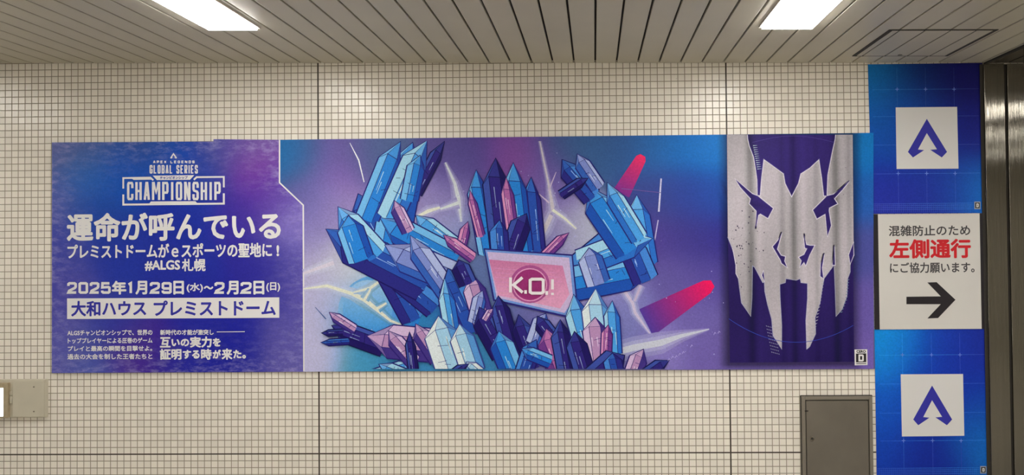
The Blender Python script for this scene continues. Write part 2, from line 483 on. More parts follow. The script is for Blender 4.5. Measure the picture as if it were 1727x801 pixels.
# ================================================================== STEEL PANELS at the right end of the wall
def steel_panel(x0, x1, label):
    t = thing('steel_wall_panel', label, 'wall panel', ((x0 + x1) / 2, -.02, 0), 'steel panels at the right end of the wall')
    boxes('panel_face', [(x0, x1, -.028, -.006, .004, zc(x0) - .012)], M['steel'], t, bev=.004)
    boxes('joint_channel', [(x0 - .022, x0, -.012, -.001, .004, zc(x0) - .012)], M['dark'], t)
    return t
pa = W(1663.5, 300, -.03)[0]; pb = W(1697.5, 300, -.03)[0]; pc = W(1702.5, 300, -.03)[0]
steel_panel(pa, pb, 'narrow brushed steel wall panel beside the blue strip sheets')
steel_panel(pc, pc + .9, 'wide brushed steel wall panel cut by the right edge of the photo')

# ================================================================== CEILING LIGHTS
def ceiling_light(x0, x1, y0, y1, label, group='ceiling panel lights'):
    xm, ym = (x0 + x1) / 2, (y0 + y1) / 2
    t = thing('ceiling_light', label, 'ceiling light', (xm, ym, zc(xm)), group)
    e = .014
    boxes('frame', [(x0 - e, x0, y0 - e, y1 + e, -.012, -.0005), (x1, x1 + e, y0 - e, y1 + e, -.012, -.0005),
                    (x0, x1, y0 - e, y0, -.012, -.0005), (x0, x1, y1, y1 + e, -.012, -.0005)], M['lampframe'], t, shear=zc)
    boxes('diffuser', [(x0, x1, y0, y1, -.024, -.0005)], M['lamp'], t, bev=.002, shear=zc)
    return t
DROP = .024                                   # added depth: the diffusers' glowing sides light the upper wall and ceiling
a0 = CP(347, 48.4, DROP); a1 = CP(424, 46.2, DROP); b0 = CP(1281, 54, DROP); b1 = CP(1365, 52.6, DROP)
LY = (a0[1] + a1[1] + b0[1] + b1[1]) / 4
LLEN = 1.22
ceiling_light(a0[0], a0[0] + .30, LY - LLEN, LY, 'glowing white ceiling panel light above the championship lettering')
ceiling_light(b0[0], b0[0] + .30, LY - LLEN, LY, 'glowing white ceiling panel light close to the ceiling hatch')
for j, yy in enumerate((LY - 2.4, LY - 4.8)):
    for xx in (a0[0], b0[0], 2 * b0[0] - a0[0]):
        ceiling_light(xx, xx + .30, yy - LLEN, yy, 'white ceiling panel light over the passage away from the tiled wall')
ceiling_light(a0[0] - (b0[0] - a0[0]), a0[0] - (b0[0] - a0[0]) + .3, LY - LLEN, LY, 'white ceiling panel light farthest along the tiled wall to the left')

# ================================================================== CEILING HATCH
hx0, hx1 = CP(1437, 94)[0], CP(1594, 93)[0]
hy1 = CP(1500, 94)[1]; hy0 = CP(1550, 49.5)[1]
hx1 = hx0 + .66
ceiling_light(2 * b0[0] - a0[0], 2 * b0[0] - a0[0] + .3, LY - LLEN, LY, 'white ceiling panel light over the steel wall panels to the right')
t = thing('ceiling_hatch', 'square inspection hatch cut into the ceiling planks above the blue strip', 'hatch', ((hx0 + hx1) / 2, (hy0 + hy1) / 2, zc(hx0)))
e = .013
boxes('hatch_frame', [(hx0, hx0 + .022, hy0, hy1, -.004, -.0005), (hx1 - .022, hx1, hy0, hy1, -.004, -.0005),
                      (hx0 + .022, hx1 - .022, hy0, hy0 + e, -.004, -.0005), (hx0 + .022, hx1 - .022, hy1 - e, hy1, -.004, -.0005)], M['dark'], t, shear=zc)
boxes('hatch_joints', [(hx0 + .022, hx1 - .022, hy0 + e, hy1 - e, -.002, -.0005)], M['dark'], t, shear=zc)
bm = bmesh.new()
cuts = [hx0 + .022]
k = math.ceil((hx0 + .03 - gx) / PITCH_P)
while gx + k * PITCH_P < hx1 - .03: cuts.append(gx + k * PITCH_P); k += 1
cuts.append(hx1 - .022)
for a, b_ in zip(cuts[:-1], cuts[1:]):
    box(bm, a + .005, b_ - .005, hy0 + e + .002, hy1 - e - .002, -.005, -.002, shear=zc)
from_bm('hatch_panel', bm, M['plank'], t)
bm = bmesh.new()
box(bm, hx0 + .30, hx0 + .325, hy1 - .055, hy1 - .035, -.009, -.004, bev=.002, shear=zc)
from_bm('latch', bm, M['lock'], t)

# ================================================================== THE LONG ADVERTISING BANNER
T = .015                                       # thickness of the mounted board
YF = -T - .0012                                # its printed face
ban = thing('advertising_banner', 'long blue and violet championship advertisement mounted on the tiled wall', 'banner', (1.02, -T, .6 + ZO))
TL, BL, TR, BR = (87, 240.2), (87, 629), (1470, 224), (1475.5, 622)
LEFT = W(87.5, 430, YF)[0]; RIGHT = W(1472.6, 430, YF)[0]
ZT = (W(*TL, YF)[1] + W(*TR, YF)[1]) / 2; ZB = (W(*BL, YF)[1] + W(*BR, YF)[1]) / 2
boxes('board', [(LEFT, RIGHT, -T, -.001, ZB, ZT - .008)], M['board_edge'], ban)

def ytop(x):
    """upper edge of the sheet in the photograph's frame: the left sheet hangs a little lower than its neighbour"""
    y = 240.2 + (224 - 240.2) * (x - 87) / 1383
    if x < 360: return y + 1.7 * (x - 87) / 273
    if x < 472: return y - 2.2 + 2.2 * (x - 360) / 112
    return y
def ybot(x): return 629 - 7 * (x - 87) / 1388
left_s = [(95,245,95,100,160),(150,250,80,100,170),(95,330,92,98,180),(140,300,42,104,200),(200,290,32,84,194),(280,280,26,76,192),(250,246,60,85,160),
 (340,300,42,66,170),(380,262,75,82,165),(430,245,112,98,160),(420,280,120,50,140),(445,320,95,48,150),(410,350,60,50,162),(470,330,95,85,170),(495,380,125,112,185),
 (110,420,70,76,172),(200,420,42,58,168),(300,450,42,52,162),(450,450,48,46,156),(500,450,95,88,172),(110,500,76,76,172),(200,550,52,64,168),(222,590,78,50,150),
 (250,585,70,45,150),(150,612,78,92,182),(95,600,92,92,176),(300,600,42,46,162),(400,600,38,42,158),(480,600,85,80,168),(505,622,105,100,172),(300,360,38,52,165),(330,520,42,46,160),
 (160,360,38,72,172),(100,560,85,86,175)]
art_s = [(478,242,40,105,180),(520,255,45,98,172),(560,242,112,80,152),(566,285,128,92,162),(530,330,85,84,155),(595,255,75,85,150),(640,250,80,100,160),(520,400,125,116,176),
 (560,345,152,136,186),(520,450,166,160,196),(525,520,176,172,206),(530,600,178,176,212),(560,500,168,166,206),(600,462,190,195,200),(575,450,180,180,200),(600,520,95,160,215),(650,500,60,140,215),
 (640,535,40,120,205),(620,618,70,150,215),(680,618,60,130,205),(690,460,45,95,185),(750,330,118,106,168),(760,265,88,78,150),(790,250,82,72,148),(860,245,110,72,150),(885,262,130,75,145),
 (925,245,75,82,150),(750,385,140,150,196),(720,365,152,142,192),(690,350,135,120,180),(930,330,115,100,165),(960,240,60,98,168),(925,300,100,86,160),(1000,245,58,95,162),(1050,245,55,88,162),
 (1100,245,42,102,190),(1160,245,28,108,210),(1215,245,20,118,220),(1100,330,60,74,160),(1160,330,45,66,166),(1215,330,38,78,182),(1100,395,78,64,150),(1160,400,64,58,150),(1215,400,54,50,150),
 (1130,470,95,85,160),(1200,470,84,74,160),(1180,540,106,95,170),(1110,590,130,118,190),(1200,605,108,94,170),(1050,500,125,124,190),(1050,555,112,116,186),(970,385,160,158,190),(990,400,172,182,196),
 (940,400,130,122,178),(820,420,90,110,175),(900,420,100,100,170),(1010,460,150,140,190),(1455,245,20,118,212),(1455,330,40,92,192),(1455,420,75,80,166),(1462,520,100,86,166),(1458,610,110,92,170),(1225,610,105,90,168)]
def deepen(f, k):
    def g(x, y):
        c = f(x, y); v = max(0, min(1, (c[2] - 1.45 * c[0]) / 60))
        return (c[0] * (1 - .03 * v), c[1] * (1 - .04 * v), c[2] * (1 - k * v))
    return g
fl = deepen(field(left_s, 30), .09); fa = deepen(field(art_s, 30), .13)
BX0, BX1 = 1227, 1439
def art(x, y):
    c = fa(x, y)
    # the design prints a soft dark edge around the hanging cloth
    d = max(BX0 - x, x - BX1, y - 612, 0)
    k = 1 - .5 * math.exp(-(d / 9) ** 2) if d < 40 else 1
    return (c[0] * k, c[1] * k, c[2] * k)
def wear(x, y):
    t, b = ytop(x), ybot(x)
    ex = min(x - 87, y - t, b - y) / 26.
    er = (512 - x) / 55. if y > 330 else (475 - x) / 60.
    return max(0, min(1, .62 * math.exp(-max(0, ex)) + .55 * math.exp(-max(0, er) * 2.2)))
def edge_x(y): return 471.5 if y < 308 else (471.5 + (y - 308) * (511 - 471.5) / 38 if y < 346 else 511.5)

sheet = Print(YF)
def grid_rows(pr, xs, col, wr=None, ny=48):
    P = []
    for j in range(ny + 1):
        for x in xs:
            t = ytop(x); P.append((x, t + (ybot(x) - t) * j / ny))
    nx = len(xs) - 1
    F = [(j * (nx + 1) + i, j * (nx + 1) + i + 1, (j + 1) * (nx + 1) + i + 1, (j + 1) * (nx + 1) + i) for j in range(ny) for i in range(nx)]
    pr.tri(P, F, col, wr)
xl = [87.5 + i * 8 for i in range(34)] + [359.9, 360.1] + [360.1 + 8 * i for i in range(1, 20)] 
grid_rows(sheet, xl, fl, wear)
sheet.build('lettered_sheet', ban)
XA1 = 1473.2
artp = Print(YF, None)
# right-hand sheet: everything right of the white divider
ny = 48
P = []; nx = 110
for j in range(ny + 1):
    for i in range(nx + 1):
        u = i / nx
        y_ = 236 + (626 - 236) * j / ny
        x0 = edge_x(y_)
        x = x0 + (XA1 - x0) * u
        t = ytop(x); P.append((x, t + (ybot(x) - t) * j / ny))
F = [(j * (nx + 1) + i, j * (nx + 1) + i + 1, (j + 1) * (nx + 1) + i + 1, (j + 1) * (nx + 1) + i) for j in range(ny) for i in range(nx)]
artp.layer = 2
artp.tri(P, F, art)
artp.build('art_sheet', ban)

# ---- generic abstract artwork in the photograph's colours: beams, sparks and faceted crystals
ab = Print(YF, (473, 238.0, 1470, 621.5)); ab.layer = 3
random.seed(11)
def mixc(a, b, t): return tuple(a[i] + (b[i] - a[i]) * t for i in range(3))
# spotlight beams
for tip, w0, base, w1, c0, c1 in (((1084, 262), 17, (1048, 326), 30, (222, 48, 98), (120, 48, 135)), ((1202, 478), 22, (1086, 546), 52, (226, 28, 88), (74, 58, 148))):
    dx, dy = base[0] - tip[0], base[1] - tip[1]; l = math.hypot(dx, dy); nx_, ny_ = -dy / l, dx / l
    for i in range(12):
        t0, t1 = i / 12, (i + 1) / 12
        def pt(t, s):
            w = (w0 + (w1 - w0) * t) / 2
            if t == 0: w *= .55
            return (tip[0] + dx * t + nx_ * w * s, tip[1] + dy * t + ny_ * w * s)
        def colf(x, y): return mixc(c0, c1, max(0, min(1, ((x - tip[0]) * dx + (y - tip[1]) * dy) / l / l)))
        ab.poly([pt(t0, -1), pt(t1, -1), pt(t1, 1), pt(t0, 1)], colf)
ab.up()
# pale glows and disc behind
def glow(x, y, rx, ry, c, n=28, rot=0):
    ab.poly([(x + rx * math.cos(2 * PI * i / n) * math.cos(rot) - ry * math.sin(2 * PI * i / n) * math.sin(rot), y + rx * math.cos(2 * PI * i / n) * math.sin(rot) + ry * math.sin(2 * PI * i / n) * math.cos(rot)) for i in range(n)], c)
glow(640, 525, 70, 62, lambda x, y: mixc((120, 168, 212), (38, 122, 208), max(0, min(1, (x - 570) / 120))))
ab.up()
glow(620, 522, 42, 50, lambda x, y: mixc((140, 178, 214), (60, 140, 212), max(0, min(1, (y - 475) / 90))))
ab.up()
# sparks of lightning
BOLT = (214, 216, 226); PALE = (206, 208, 196)
for pts, w, c in (
  ([(590, 241), (605, 270), (614, 307)], [1, 2.4, 1.6], BOLT),
  ([(751, 274), (767, 309), (773, 335), (778, 374)], [2, 5, 7, 2], (190, 196, 205)), ([(724, 359), (773, 342)], [1, 6], (196, 204, 208)),
  ([(693, 371), (722, 356), (742, 350)], [3, 6, 4], PALE),
  ([(910, 236), (925, 309), (933, 356), (918, 388), (900, 420)], [2, 3, 7, 8, 4], (184, 178, 190)), ([(925, 322), (938, 290)], [3, 1], (180, 165, 195)),
  ([(932, 354), (952, 368), (972, 386)], [5, 4, 2], PALE), ([(908, 326), (926, 342)], [1, 3], (190, 175, 200)),
  ([(512, 461), (563, 443)], [4, 7], (196, 190, 208)),
  ([(512, 487), (552, 482), (593, 495), (615, 505), (637, 523), (659, 541), (680, 549)], [2, 5, 6, 8, 6, 4, 3], PALE),
  ([(596, 493), (624, 486), (648, 469)], [2, 5, 4], PALE), ([(615, 505), (625, 488)], [5, 3], PALE), ([(637, 520), (652, 511)], [5, 3], PALE),
  ([(1045, 479), (1067, 511), (1071, 527), (1100, 568)], [5, 5, 5, 1], (188, 178, 205)), ([(1081, 481), (1070, 508)], [5, 3], (180, 165, 195)),
  ([(1031, 596), (1070, 586), (1114, 578), (1150, 566), (1196, 555)], [10, 11, 11, 6, 1], (186, 190, 206)),
  ([(1115, 301), (1111, 357)], [2.5, 3], (190, 190, 225)), ([(1110, 371), (1105, 400), (1098, 430)], [2, 2, 1.5], (170, 165, 210)),
  ([(532, 518), (550, 538)], [1, 2], (70, 90, 150)), ([(1048, 318), (1115, 325)], [1, 1], (110, 90, 160))):
    mx_, my_ = pts[len(pts) // 2]
    if max(w if isinstance(w, list) else [w]) > 3.5:
        for kk, tt in ((3.4, .22), (2.1, .45)):
            ab.line(pts, [q3 * kk for q3 in w], lambda x, y, tt=tt: mixc(fa(x, y), (196, 200, 216), tt)); ab.up()
    ab.line(pts, w, c); ab.up()
ab.up()
for i in range(70):
    cx_, cy_, sd = random.choice(((765, 350, 20), (925, 330, 24), (1150, 560, 45), (910, 400, 18), (1180, 500, 30), (590, 480, 30)))
    x, y = random.gauss(cx_, sd), random.gauss(cy_, sd * 1.4); s_ = random.uniform(.5, 1.3)
    ab.poly([(x - s_, y), (x, y - s_), (x + s_, y), (x, y + s_)], (165, 165, 208))
ab.up()
BLUE = ((108, 172, 226), (42, 122, 204), (34, 78, 168), (40, 36, 110)); SKY = ((150, 196, 228), (72, 148, 216), (44, 104, 190), (40, 40, 115))
DEEP = ((66, 124, 202), (42, 76, 164), (44, 44, 124), (34, 28, 92)); NAVY = ((60, 78, 158), (48, 40, 118), (36, 28, 92), (28, 22, 76))
ROSE = ((196, 172, 208), (170, 132, 178), (66, 52, 128), (46, 36, 110)); PINK = ((198, 136, 180), (162, 96, 158), (104, 56, 132), (54, 36, 106))
ICE = ((206, 216, 224), (150, 192, 220), (84, 142, 204), (56, 66, 140)); STEELB = ((160, 172, 214), (118, 132, 196), (52, 92, 176), (40, 40, 116))
def crystal(b, t, w, pal, cut=.26, skew=.1):
    dx, dy = t[0] - b[0], t[1] - b[1]; l = math.hypot(dx, dy); ux, uy = dx / l, dy / l; vx, vy = -uy, ux
    def q(a, s): return (b[0] + ux * a * l + vx * s * w, b[1] + uy * a * l + vy * s * w)
    S = (-.5, -.5 + random.uniform(.22, .38), .5 - random.uniform(.2, .36), .5); A = (1 - cut, 1 - cut * .72, 1 - cut * .8, 1 - cut * 1.15); B = (.03, 0, 0, .05)
    tip = q(1, skew); o = 1.6 / w
    ab.poly([q(B[0] - .01, S[0] - o), q(A[0], S[0] - o), (tip[0] + ux * 2, tip[1] + uy * 2), q(A[3], S[3] + o), q(B[3] - .01, S[3] + o)], pal[3])
    ab.up()
    up_ = vy < 0
    cols = (pal[0], pal[1], pal[2]) if up_ ^ (abs(ux) > 9) else (pal[2], pal[1], pal[0])
    cols = cols if vy * .8 + vx * .3 > 0 else cols[::-1]
    cols = cols[::-1] if vy > 0 else cols
    for i in range(3):
        e_ = .5 / w
        ab.poly([q(B[i], S[i] + e_), q(A[i], S[i] + e_), q(A[i + 1], S[i + 1] - e_), q(B[i + 1], S[i + 1] - e_)], cols[i])
        ab.poly([q(A[i] + .008, S[i] + e_), tip, q(A[i + 1] + .008, S[i + 1] - e_)], mixc(cols[i], pal[0], .35) if i < 2 else mixc(cols[i], pal[3], .3))
    ab.up()
    for r in range(2):
        s0 = S[1] + (S[2] - S[1]) * random.uniform(.1, .9); a_ = random.uniform(.15, .5); h_ = random.uniform(.12, .3)
        ab.line([q(a_, s0), q(a_ + h_, s0)], [.6, 1.4], mixc(pal[0], (230, 236, 245), .45))
    for r in range(3):
        a_ = random.uniform(.1, .65); s0, s1 = sorted((random.uniform(-.4, .4), random.uniform(-.4, .4)))
        ab.line([q(a_, s0), q(a_ + random.uniform(-.05, .05), s1)], .8, pal[3])
    ab.up()
for args in (
  # left group
  ((655, 430), (600, 330), 54, DEEP), ((660, 410), (690, 240), 62, BLUE), ((800, 520), (655, 385), 74, BLUE), ((700, 540), (640, 430), 44, DEEP), ((770, 420), (700, 366), 34, SKY),
  ((735, 520), (655, 455), 40, DEEP), ((700, 330), (748, 238), 20, NAVY), ((618, 372), (672, 238), 40, BLUE), ((655, 372), (716, 236), 44, SKY), ((690, 340), (706, 262), 30, BLUE),
  ((720, 480), (548, 392), 62, DEEP), ((640, 430), (568, 352), 40, SKY), ((770, 440), (640, 372), 46, BLUE), ((790, 478), (648, 418), 52, STEELB), ((690, 392), (664, 340), 22, ROSE),
  ((610, 440), (584, 366), 44, BLUE), ((760, 500), (690, 400), 36, STEELB),
  # right group
  ((960, 470), (1070, 380), 54, DEEP), ((1090, 450), (1070, 330), 40, SKY),
  ((960, 480), (1100, 452), 58, BLUE), ((1090, 475), (1060, 405), 44, DEEP), ((975, 445), (1098, 398), 46, SKY), ((1062, 425), (990, 318), 50, BLUE), ((1080, 405), (1022, 310), 30, SKY),
  ((1000, 335), (946, 272), 34, DEEP), ((1010, 318), (972, 262), 26, STEELB), ((945, 330), (990, 300), 16, NAVY), ((1010, 480), (990, 420), 40, STEELB),
  # upright middle group
  ((905, 425), (893, 300), 30, DEEP), ((826, 430), (800, 288), 36, BLUE), ((880, 430), (862, 276), 40, BLUE), ((850, 425), (832, 268), 44, NAVY), ((866, 400), (852, 300), 20, PINK), ((812, 400), (792, 322), 14, PINK),
  ((775, 430), (788, 374), 16, PINK), ((800, 436), (748, 398), 18, PINK), ((860, 430), (885, 360), 34, NAVY), ((910, 440), (958, 392), 16, PINK), ((845, 440), (840, 372), 30, DEEP)):
    crystal(*args)
# a monitor with the K.O.! message
ab.poly([(816, 418.5), (966, 429), (974, 508), (956, 535), (832, 507)], (44, 40, 116)); ab.up()
ab.poly([(818.5, 421), (964, 431.5), (971.5, 507), (954.5, 531.5), (834.5, 504.5)], (104, 138, 204)); ab.up()
ab.poly([(822, 424.5), (960, 434.5), (967, 506), (952, 527.5), (838, 501.5)], (186, 168, 206)); ab.up()
ab.poly([(825, 437.5), (949, 448), (960.5, 496), (945, 520), (840, 498)], lambda x, y: mixc((186, 112, 156), (206, 146, 182), max(0, min(1, (y - 440) / 60)))); ab.up()
for i in range(7):
    y = 452 + i * 7.5; ab.line([(832 + i, y), (950 - random.uniform(0, 30), y + 8)], .9, (196, 132, 182))
ab.up()
glow(894, 479, 33, 32, (158, 78, 136)); ab.up(); glow(894, 480, 29, 28, (204, 140, 182)); ab.up(); glow(894, 480, 27, 26, (146, 50, 112)); ab.up()
# lower group
for args in (
  ((610, 640), (700, 612), 22, SKY), ((650, 585), (560, 552), 34, NAVY), ((600, 556), (556, 528), 16, ROSE), ((580, 560), (544, 562), 10, NAVY), ((590, 575), (543, 578), 10, DEEP),
  ((760, 585), (620, 572), 56, ROSE), ((700, 612), (655, 560), 26, ROSE), ((740, 608), (700, 548), 28, ROSE), ((700, 640), (690, 560), 16, NAVY),
  ((800, 560), (752, 455), 48, DEEP), ((770, 600), (748, 470), 26, SKY), ((822, 560), (792, 462), 36, ROSE), ((800, 545), (812, 490), 22, STEELB), ((790, 480), (772, 440), 30, NAVY),
  ((770, 640), (735, 535), 56, ICE), ((800, 630), (772, 548), 40, ICE), ((850, 600), (806, 520), 40, NAVY), ((860, 580), (838, 500), 30, NAVY), ((818, 540), (830, 520), 12, ROSE),
  ((870, 640), (838, 560), 40, BLUE), ((905, 620), (872, 532), 34, NAVY), ((900, 580), (918, 528), 28, STEELB), ((940, 580), (905, 535), 26, NAVY), ((950, 640), (918, 556), 40, PINK), ((880, 640), (902, 572), 30, DEEP),
  ((960, 640), (942, 540), 34, NAVY), ((930, 610), (880, 590), 22, BLUE), ((1000, 620), (964, 498), 40, SKY), ((1016, 620), (1000, 488), 46, ICE), ((1036, 600), (1030, 508), 26, SKY), ((1010, 610), (1000, 536), 40, ROSE), ((1022, 600), (1024, 548), 18, PINK),
  ((990, 640), (966, 560), 34, NAVY), ((1000, 640), (1050, 596), 44, NAVY), ((1040, 640), (1030, 596), 30, DEEP), ((1060, 650), (1082, 588), 30, ROSE), ((1070, 645), (1126, 606), 22, NAVY), ((700, 640), (640, 616), 24, SKY), ((820, 640), (786, 612), 24, ICE), ((740, 650), (790, 612), 16, NAVY)):
    crystal(*args)
# little scribbled signatures
for x, y in ((1128, 606), (1134, 602), (1140, 601), (1146, 597), (1152, 594), (1166, 583), (1205, 562), (1212, 560)):
    ab.line([(x - 2, y + 2), (x, y - 2), (x + 2, y)], .8, (168, 158, 206))
ab.build('artwork', ban)
ko = Letters(YF, lift=(ab.layer + 6) * STEP)
for c, x0, y0, x1, y1 in (('K', 859, 466.5, 884, 494), ('.', 884.5, 489, 889, 495), ('O', 892, 468, 919, 496.5), ('.', 920, 490.5, 924.5, 497), ('!', 928, 470, 936, 498)):
    if c == '.':
        ko.poly([(x0, y0), (x1, y0), (x1, y1), (x0, y1)]); continue
    ko.caps(c, x0, y0, x1, y1, 5.0 if c in 'KO' else 4.6, widths={c: 1})
ko.build('screen_lettering', mat('pale_pink_ink', ink((226, 214, 226))[:3], .5, spec=.3), ban)

# ---- the hanging cloth with its emblem, printed at the right end
cl = Print(YF, (1200, 227.2, 1470, 622)); cl.layer = 3
def c3(u, v): return (1200 + u / 3.64, 210 + v / 3.64)
def c4(u, v): return (1200 + u / 3.64, 420 + v / 3.64)
def fold(base, amp=1.):
    def f(x, y):
        u = (x - 1226) / 213.
        s = 1.0
        for c, w, d in ((.19, .030, .30), (.26, .02, -.06), (.44, .02, .14), (.53, .024, .30), (.61, .02, -.08), (.71, .018, .12), (.865, .028, .30), (.97, .02, .12)):
            s -= amp * d * math.exp(-((u - c - (y - 400) * .00006) / w) ** 2)
        s += .05 * math.sin(y * .021 + u * 5)
        green = .05 * (1 - s)
        return (base[0] * s, base[1] * (s + green), base[2] * s)
    return f
PUR = (43, 33, 88)
cl.poly([(1225.5, 222), (1437, 222), (1438.5, 400), (1440.5, 610), (1231, 611.5), (1228, 420)], fold(PUR, .8), slices=4); cl.up()
GREY = (164, 158, 166)
grey = [c3(95, 40), c3(866, 40), c3(872, 720)] + [c4(*p) for p in ((865, 0), (850, 100), (850, 140), (835, 180), (830, 290), (800, 370), (765, 410), (760, 250), (752, 90), (745, 105), (690, 180), (680, 230), (665, 330), (635, 420), (638, 520), (600, 600), (585, 612), (580, 440), (590, 300), (590, 210), (550, 205), (545, 180), (520, 190), (455, 180), (452, 205), (418, 215), (418, 235), (420, 300), (430, 470), (430, 612), (378, 530), (370, 430), (345, 340), (328, 260), (325, 200), (315, 205), (265, 110), (250, 100), (247, 300), (240, 410), (185, 330), (165, 180), (150, 150), (150, 100), (135, 20))] + [c3(128, 760), c3(100, 690)]
LI = (198, 194, 206)
cl.line(grey[2:], 1.6, (150, 150, 185)); cl.up()
cl.poly(grey, fold(GREY), slices=4); cl.up()
cl.line([c3(128, 760)] + grey[-6:-1][::-1][1:], .9, LI)
holes = [
 [(222, 40), (226, 90), (235, 130), (262, 200), (272, 260), (283, 340), (285, 432), (295, 432), (303, 330), (318, 208), (370, 245), (445, 300), (455, 360), (492, 435), (530, 360), (545, 300), (600, 265), (662, 208), (680, 330), (692, 435), (705, 435), (710, 310), (735, 180), (755, 90), (760, 40)],
 [(150, 340), (250, 428), (282, 440), (375, 515), (345, 572), (300, 545), (285, 555), (270, 640), (278, 530), (235, 485), (243, 455), (180, 385)],
 [(845, 345), (750, 430), (710, 440), (625, 525), (648, 575), (700, 545), (712, 680), (732, 620), (718, 530), (720, 510), (770, 485), (750, 455), (800, 400)],
 [(430, 660), (412, 710), (378, 750), (425, 830), (432, 850), (460, 872), (445, 838), (450, 812), (425, 805), (400, 765), (408, 740)],
 [(568, 670), (580, 740), (605, 745), (628, 745), (600, 800), (578, 860), (568, 840), (545, 870), (555, 835), (540, 815), (570, 800), (590, 760), (575, 755)],
 [(325, 960), (318, 905), (312, 925)], [(690, 790), (672, 860), (670, 930), (684, 940), (676, 880)], [(752, 740), (745, 860), (756, 860)], [(870, 730), (845, 800), (852, 850), (870, 800)]]
for h in holes:
    pts = [c3(*p) for p in h]
    cl.line(pts, 3.4, LI, closed=True)
cl.up()
for h in holes: cl.line([c3(*p) for p in h], 1.5, (110, 100, 150), closed=True)
cl.up()
for i, h in enumerate(holes): cl.poly([c3(*p) for p in h], fold((50, 39, 100), .7), slices=4 if i == 0 else 0)
cl.up()
random.seed(5)
for i in range(46):                          # ink spatter
    x = 1228 + abs(random.gauss(0, 22)) + random.uniform(0, 12); y = random.gauss(405, 34)
    if y < 340 or y > 505: continue
    s_ = random.uniform(.4, 1.4)
    cl.poly([(x - s_, y), (x - s_ * .2, y - s_ * 1.2), (x + s_, y - s_ * .3), (x + s_ * .4, y + s_ * 1.3)], (62, 56, 76))
for i in range(14):
    x = random.uniform(1400, 1436); y = random.uniform(270, 345); s_ = random.uniform(.4, .9)
    cl.poly([(x - s_, y), (x, y - s_), (x + s_, y), (x, y + s_)], (80, 72, 92))
for i in range(9):                           # halftone marks around the lower points
    for j in range(9 - abs(i - 4)):
        x, y = c4(335 + j * 11 + i * 4, 470 + i * 20 + j * 3)
        if x < 1200 + (372 + i * 6) / 3.64: cl.line([(x, y), (x + 1.6, y + 1.4)], .8, (150, 150, 178))
for i in range(22):
    v = 180 + i * 20; u = 686 - i * 3.2 if i < 14 else 640 - (i - 14) * 6
    x, y = c4(u, v); cl.line([(x - 1, y), (x + 2.6, y - 1.6)], [1.8, .4], (160, 158, 176))
for i in range(12):
    x, y = c4(838 - i * 2 - (i > 7) * (i - 7) * 5, 190 + i * 18); cl.line([(x - 1, y), (x + 2.4, y - 1)], [1.6, .4], (110, 130, 150))
for i in range(12):
    x, y = c3(262 + i * 2.4, 130 + i * 13); cl.line([(x - 2, y), (x + 5, y - .6)], [1.6, .3], (150, 165, 180))
cl.up()
arc = [c4(105 + i * 765 / 24, 572 - 145 * abs((i - 13.) / 13.) ** 2.) for i in range(25)]
cl.line(arc, .9, (48, 66, 165))
arc2 = [c3(250 + i * 22, 110 - 40 * math.sin(PI * i / 23)) for i in range(24)]
cl.line(arc2, .5, (80, 68, 140))
cl.build('printed_cloth_emblem', ban)

# ---- divider line, lettering
dv = Letters(YF, .0005)
dv.line([(471.5, ytop(471) + .3), (471.5, 308), (511.5, 346), (512.5, 625.5)], 2.4)
dv.build('divider_line', M['white'], ban)
def letter_part(name, items, m='white'):
    L_ = Letters(YF, .0022)
    for it in items: L_.type(*it)
    return L_.build(name, M[m], ban)
lg = Letters(YF, .0022)
lg.poly(mark(287.3, 257.6, 298.8, 267.6))
lg.caps('APEX LEGENDS', 258.5, 270.8, 328.5, 275.4, 1.25, gap=.5, wide=.6)
lg.caps('GLOBAL SERIES', 252.6, 278.3, 334, 292.8, 2.15, gap=.3, wide=.62)
lg.caps('CHAMPIONSHIP', 214.6, 306.7, 372.6, 337.6, 4.0, gap=.28, wide=.55)
lg.poly([(258, 296.2), (328, 295.4), (320.8, 303.2), (265, 303.8)])
lg.line([(208.4, 318), (208.4, 300.4), (254, 299.6), (259, 304)], 3.0)
lg.line([(327.3, 303.2), (332, 298.8), (377.8, 298.4), (377.8, 316)], 3.0)
lg.line([(208.4, 328), (208.4, 345), (377.8, 343.4), (377.8, 326)], 3.2)
lg.poly([(222, 301), (252, 300.5), (256, 303), (226, 303.4)]); lg.poly([(255, 339.8), (330, 339.2), (334, 344), (251, 344.6)])
lg.build('championship_logo', M['white'], ban)
rb = Letters(YF, .0042); rb.type('チャンピオンシップ', 270.3, 297.3, 317, 302.2, .18); rb.build('ribbon_lettering', M['blue_ink'], ban)
letter_part('headline_lettering', [('運命が呼んでいる', 113, 359.6, 474, 404.4, 1.5)])
letter_part('subhead_lettering', [('プレミストドームがｅスポーツの聖地に', 114, 412, 459, 433.4, .7)])
letter_part('exclamation_mark', [('!', 466.5, 413.4, 471, 432, .9)])
letter_part('hashtag_lettering', [('#ALGS', 244.5, 439, 304, 456.4, .75), ('札幌', 307, 436.4, 347, 457.2, .55)])
dt = Letters(YF, .0022)
for s_, x0, x1 in (('2025', 113.6, 187), ('1', 215, 225.5), ('29', 253, 290), ('2', 362, 379), ('2', 406, 424.6)):
    dt.caps(s_, x0, 475.6, x1, 495.4, 4.3, gap=.16, wide=.8, widths={'1': .5})
for s_, x0, x1 in (('年', 189, 213.4), ('月', 228.6, 248.6), ('日', 292.5, 310.5), ('月', 382.4, 402.6), ('日', 427.5, 446)):
    dt.type(s_, x0, 473.6, x1, 496.6, 1.0)
dt.type('(水)', 315, 477, 342.6, 493, .5); dt.type('～', 344, 482, 360, 488, .7); dt.type('(日)', 449.2, 476, 472.6, 492, .5)
dt.build('date_lettering', M['white'], ban)
bar = Letters(YF, .0018); bar.poly([(113.4, 503.2), (471.2, 501.4), (471.2, 535.8), (113.4, 538)]); bar.build('venue_bar', M['white'], ban)
